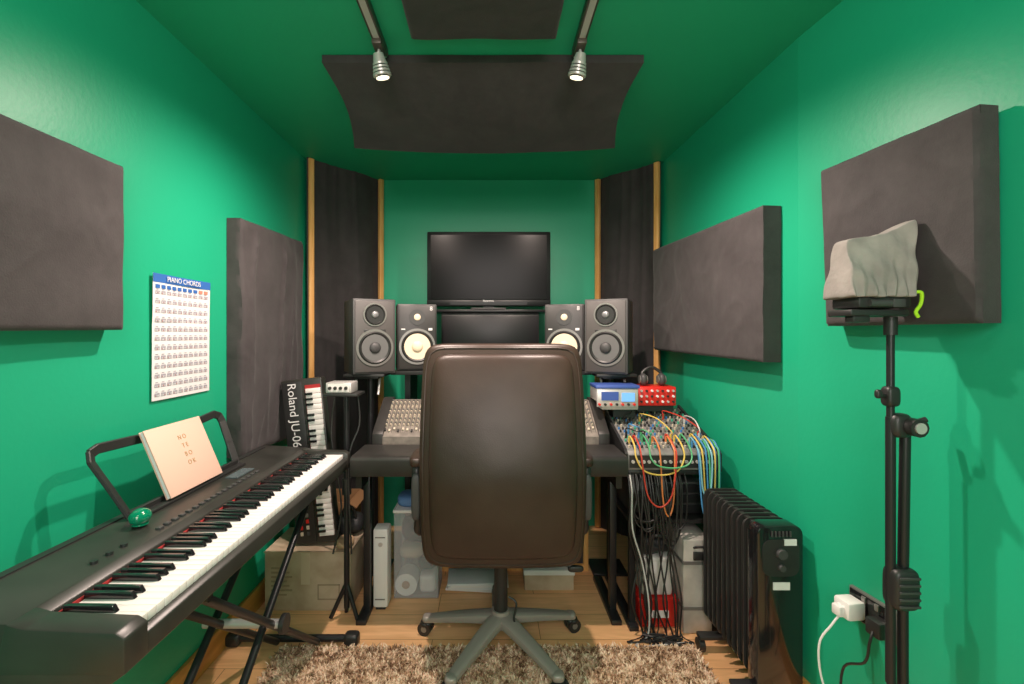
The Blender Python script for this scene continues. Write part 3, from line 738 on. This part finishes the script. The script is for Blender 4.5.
for y in (1.60, 1.86):
    b.bb(hx - .13, hx + .055, y - .02, y + .02, .052, .068, M_black, bev=.004)
    for x in (hx - .12, hx + .050): b.cyl((x - .011, y, .026), (x + .011, y, .026), .026, M_black, seg=24); b.bb(x - .005, x + .005, y - .008, y + .008, .026, .056, M_black)
b.done()

# ------------------------------------------------------------ wall socket
ang = math.degrees(math.atan(KS))
yc = 1.322; xw = XR + KS * (YK - yc)
MS = T(xw, yc, .467) @ R(0, 0, ang)
b = B('wall_socket'); b.box((-.006, 0, 0), (.012, .146, .088), M_grey, bev=.002); b.box((-.0135, 0, 0), (.003, .136, .078), M_blackg, bev=.001)
for (dy, dz) in ((0, .018), (-.011, -.006), (.011, -.006)): b.box((-.0155, -.035 + dy, dz), (.002, .006, .008), M_black)
for y in (-.02, .02): b.box((-.017, y, .028), (.006, .012, .018), M_grey, bev=.001)
b.box((-.035, -.042, -.012), (.04, .045, .045), M_black, bev=.006)
b.bm.transform(MS); b.done()
b = B('power_plug'); b.box((-.045, .038, -.002), (.055, .055, .052), M_whitep, bev=.008); b.box((-.08, .038, -.006), (.02, .03, .03), M_whitep, bev=.005)
b.tube([(-.075, .038, -.02), (-.10, .04, -.05), (-.13, .05, -.11), (-.125, .04, -.22), (-.10, -.02, -.33), (-.09, -.06, -.42), (-.09, -.05, -.4605)], .003, M_whitep)
b.bm.transform(MS); b.done()
b = B('power_cable'); b.tube([(-.052, -.042, -.02), (-.065, -.045, -.05), (-.055, -.02, -.12), (-.05, .05, -.18), (-.05, .06, -.28), (-.05, .03, -.40), (-.06, .0, -.461)], .0035, M_black)
b.bm.transform(MS); b.done()

# ------------------------------------------------------------ mic stand with hooded device
b = B('microphone_stand'); mx, my = .975, 1.15
b.cyl((mx, my, 0), (mx, my, .02), .095, M_black, seg=40); b.cyl((mx, my, .02), (mx, my, .04), .03, M_black)
b.cyl((mx + .030, my, .03), (mx + .030, my, .64), .0115, M_blackm); b.cyl((mx, my, .03), (mx, my, 1.06), .008, M_blackm)
b.cyl((mx + .030, my, .62), (mx + .036, my, 1.01), .0115, M_blackm)
b.cyl((mx, my, 1.04), (mx, my, 1.29), .0085, M_blackm); b.cyl((mx, my, .40), (mx, my, 1.05), .0105, M_blackm)
b.sq((mx + .022, my - .004, .635), (.062, .05, .10), M_black, p=5, sub=8)
for k in range(5): b.box((mx + .022, my - .03, .60 + k * .017), (.05, .004, .006), M_char, bev=.001)
b.sq((mx + .018, my - .003, 1.03), (.050, .042, .060), M_black, p=3, sub=8)
b.cyl((mx + .032, my - .01, 1.03), (mx + .032, my - .045, 1.03), .022, M_black, seg=12); b.cyl((mx + .032, my - .045, 1.03), (mx + .032, my - .049, 1.03), .013, M_alu)
b.cyl((mx + .040, my, 1.03), (mx + .078, my - .01, 1.045), .007, M_black)
b.sq((mx, my, 1.10), (.032, .032, .05), M_black, p=4, sub=6); b.cyl((mx - .01, my, 1.10), (mx - .035, my - .01, 1.105), .006, M_black); b.sq((mx - .038, my - .01, 1.107), (.014, .014, .022), M_black, p=3, sub=4)
b.cyl((mx, my, 1.25), (mx, my, 1.294), .014, M_black); b.done()
b = B('hooded_microphone'); hx2 = mx - .052
b.box((hx2 - .005, my, 1.303), (.140, .08, .016), M_black, bev=.004); b.box((hx2 + .002, my, 1.328), (.125, .09, .028), M_black, bev=.006)
b.cyl((hx2 - .04, my - .05, 1.325), (hx2 + .01, my - .05, 1.325), .008, M_char); b.box((hx2 + .03, my - .047, 1.325), (.03, .01, .02), M_char, bev=.002)
b.box((hx2 - .045, my - .02, 1.288), (.04, .03, .016), M_black, bev=.003)
def hood(v):
    t = (v.z + .075) / .15; u = v.x / .085
    x = v.x * (.97 + .03 * t) + .022 * t * (1 if u > 0 else .45); y = v.y * (1 - .60 * t)
    z = v.z + t * (.010 + .028 * u) - (.006 * math.cos(u * 3.0) * t)
    n = noise.noise(V((v.x * 20, v.y * 22, v.z * 12)))
    fl = math.sin((u * 1.2 + t * 1.6) * 7) * .0045 * (1 - abs(t - .4)) + .005 * math.sin(u * 22) * (1 - t) ** 2
    return V((x + .002 * n, y + .006 * n + fl, z + .002 * noise.noise(V((v.x * 40, 1, v.y * 20)))))
b.sq((hx2 - .004, my, 1.414), (.155, .115, .150), M_hood, p=22, sub=34, fn=hood)
b.tube([(hx2 + .073, my - .04, 1.350), (hx2 + .086, my - .045, 1.350), (hx2 + .090, my - .04, 1.325), (hx2 + .078, my - .04, 1.305), (hx2 + .084, my - .04, 1.292)], .004, M_lime)
b.done()

# ------------------------------------------------------------ lights
def light(name, typ, loc, e, col=(1, .9, .76), target=None, **k):
    d = bpy.data.lights.new(name, typ); d.energy = e; d.color = col
    for a, v in k.items(): setattr(d, a, v)
    o = bpy.data.objects.new(name, d); o.location = loc; scene.collection.objects.link(o)
    if target is not None: o.rotation_euler = (V(target) - V(loc)).to_track_quat('-Z', 'Y').to_euler()
    return o
wc = (1, .80, .70)
light('spot_bulb', 'SPOT', (-.39, 1.64, CZ - .16), 88, wc, target=(-.50, 1.78, 0), spot_size=math.radians(172), spot_blend=.9, shadow_soft_size=.02)
light('spot_bulb', 'SPOT', (.30, 1.64, CZ - .16), 88, wc, target=(.40, 1.78, 0), spot_size=math.radians(172), spot_blend=.9, shadow_soft_size=.02)
light('spot_bulb', 'SPOT', (-.47, .52, CZ - .15), 10, wc, target=(-1.08, 1.9, 1.5), spot_size=math.radians(130), spot_blend=1, shadow_soft_size=.05)
light('spot_bulb', 'SPOT', (.39, .52, CZ - .15), 10, wc, target=(1.05, 2.2, 1.5), spot_size=math.radians(130), spot_blend=1, shadow_soft_size=.05)
light('ceiling_fill', 'AREA', (0, -.8, CZ - .12), 42, (1, .87, .84), target=(0, 1.6, .6), size=1.0)  # main soft fill, added behind the camera; no fixture modelled here
light('room_fill', 'POINT', (.1, -.9, 1.10), 44, (1, .87, .84), shadow_soft_size=.35)  # unseen point fill added to even out the light; light only, no lamp body

w = bpy.data.worlds.new('World'); scene.world = w; w.use_nodes = True
w.node_tree.nodes['Background'].inputs[0].default_value = (.5, .5, .5, 1); w.node_tree.nodes['Background'].inputs[1].default_value = .1

# ------------------------------------------------------------ camera
cd = bpy.data.cameras.new('camera'); cam = bpy.data.objects.new('camera', cd); scene.collection.objects.link(cam)
cam.location = (0, 0, E); cam.rotation_euler = (math.radians(90), 0, 0)
cd.sensor_width = 36; cd.lens = 470 / 1024 * 36; cd.shift_x = 20 / 1024; cd.shift_y = -7 / 1024; cd.clip_start = .01
scene.camera = cam
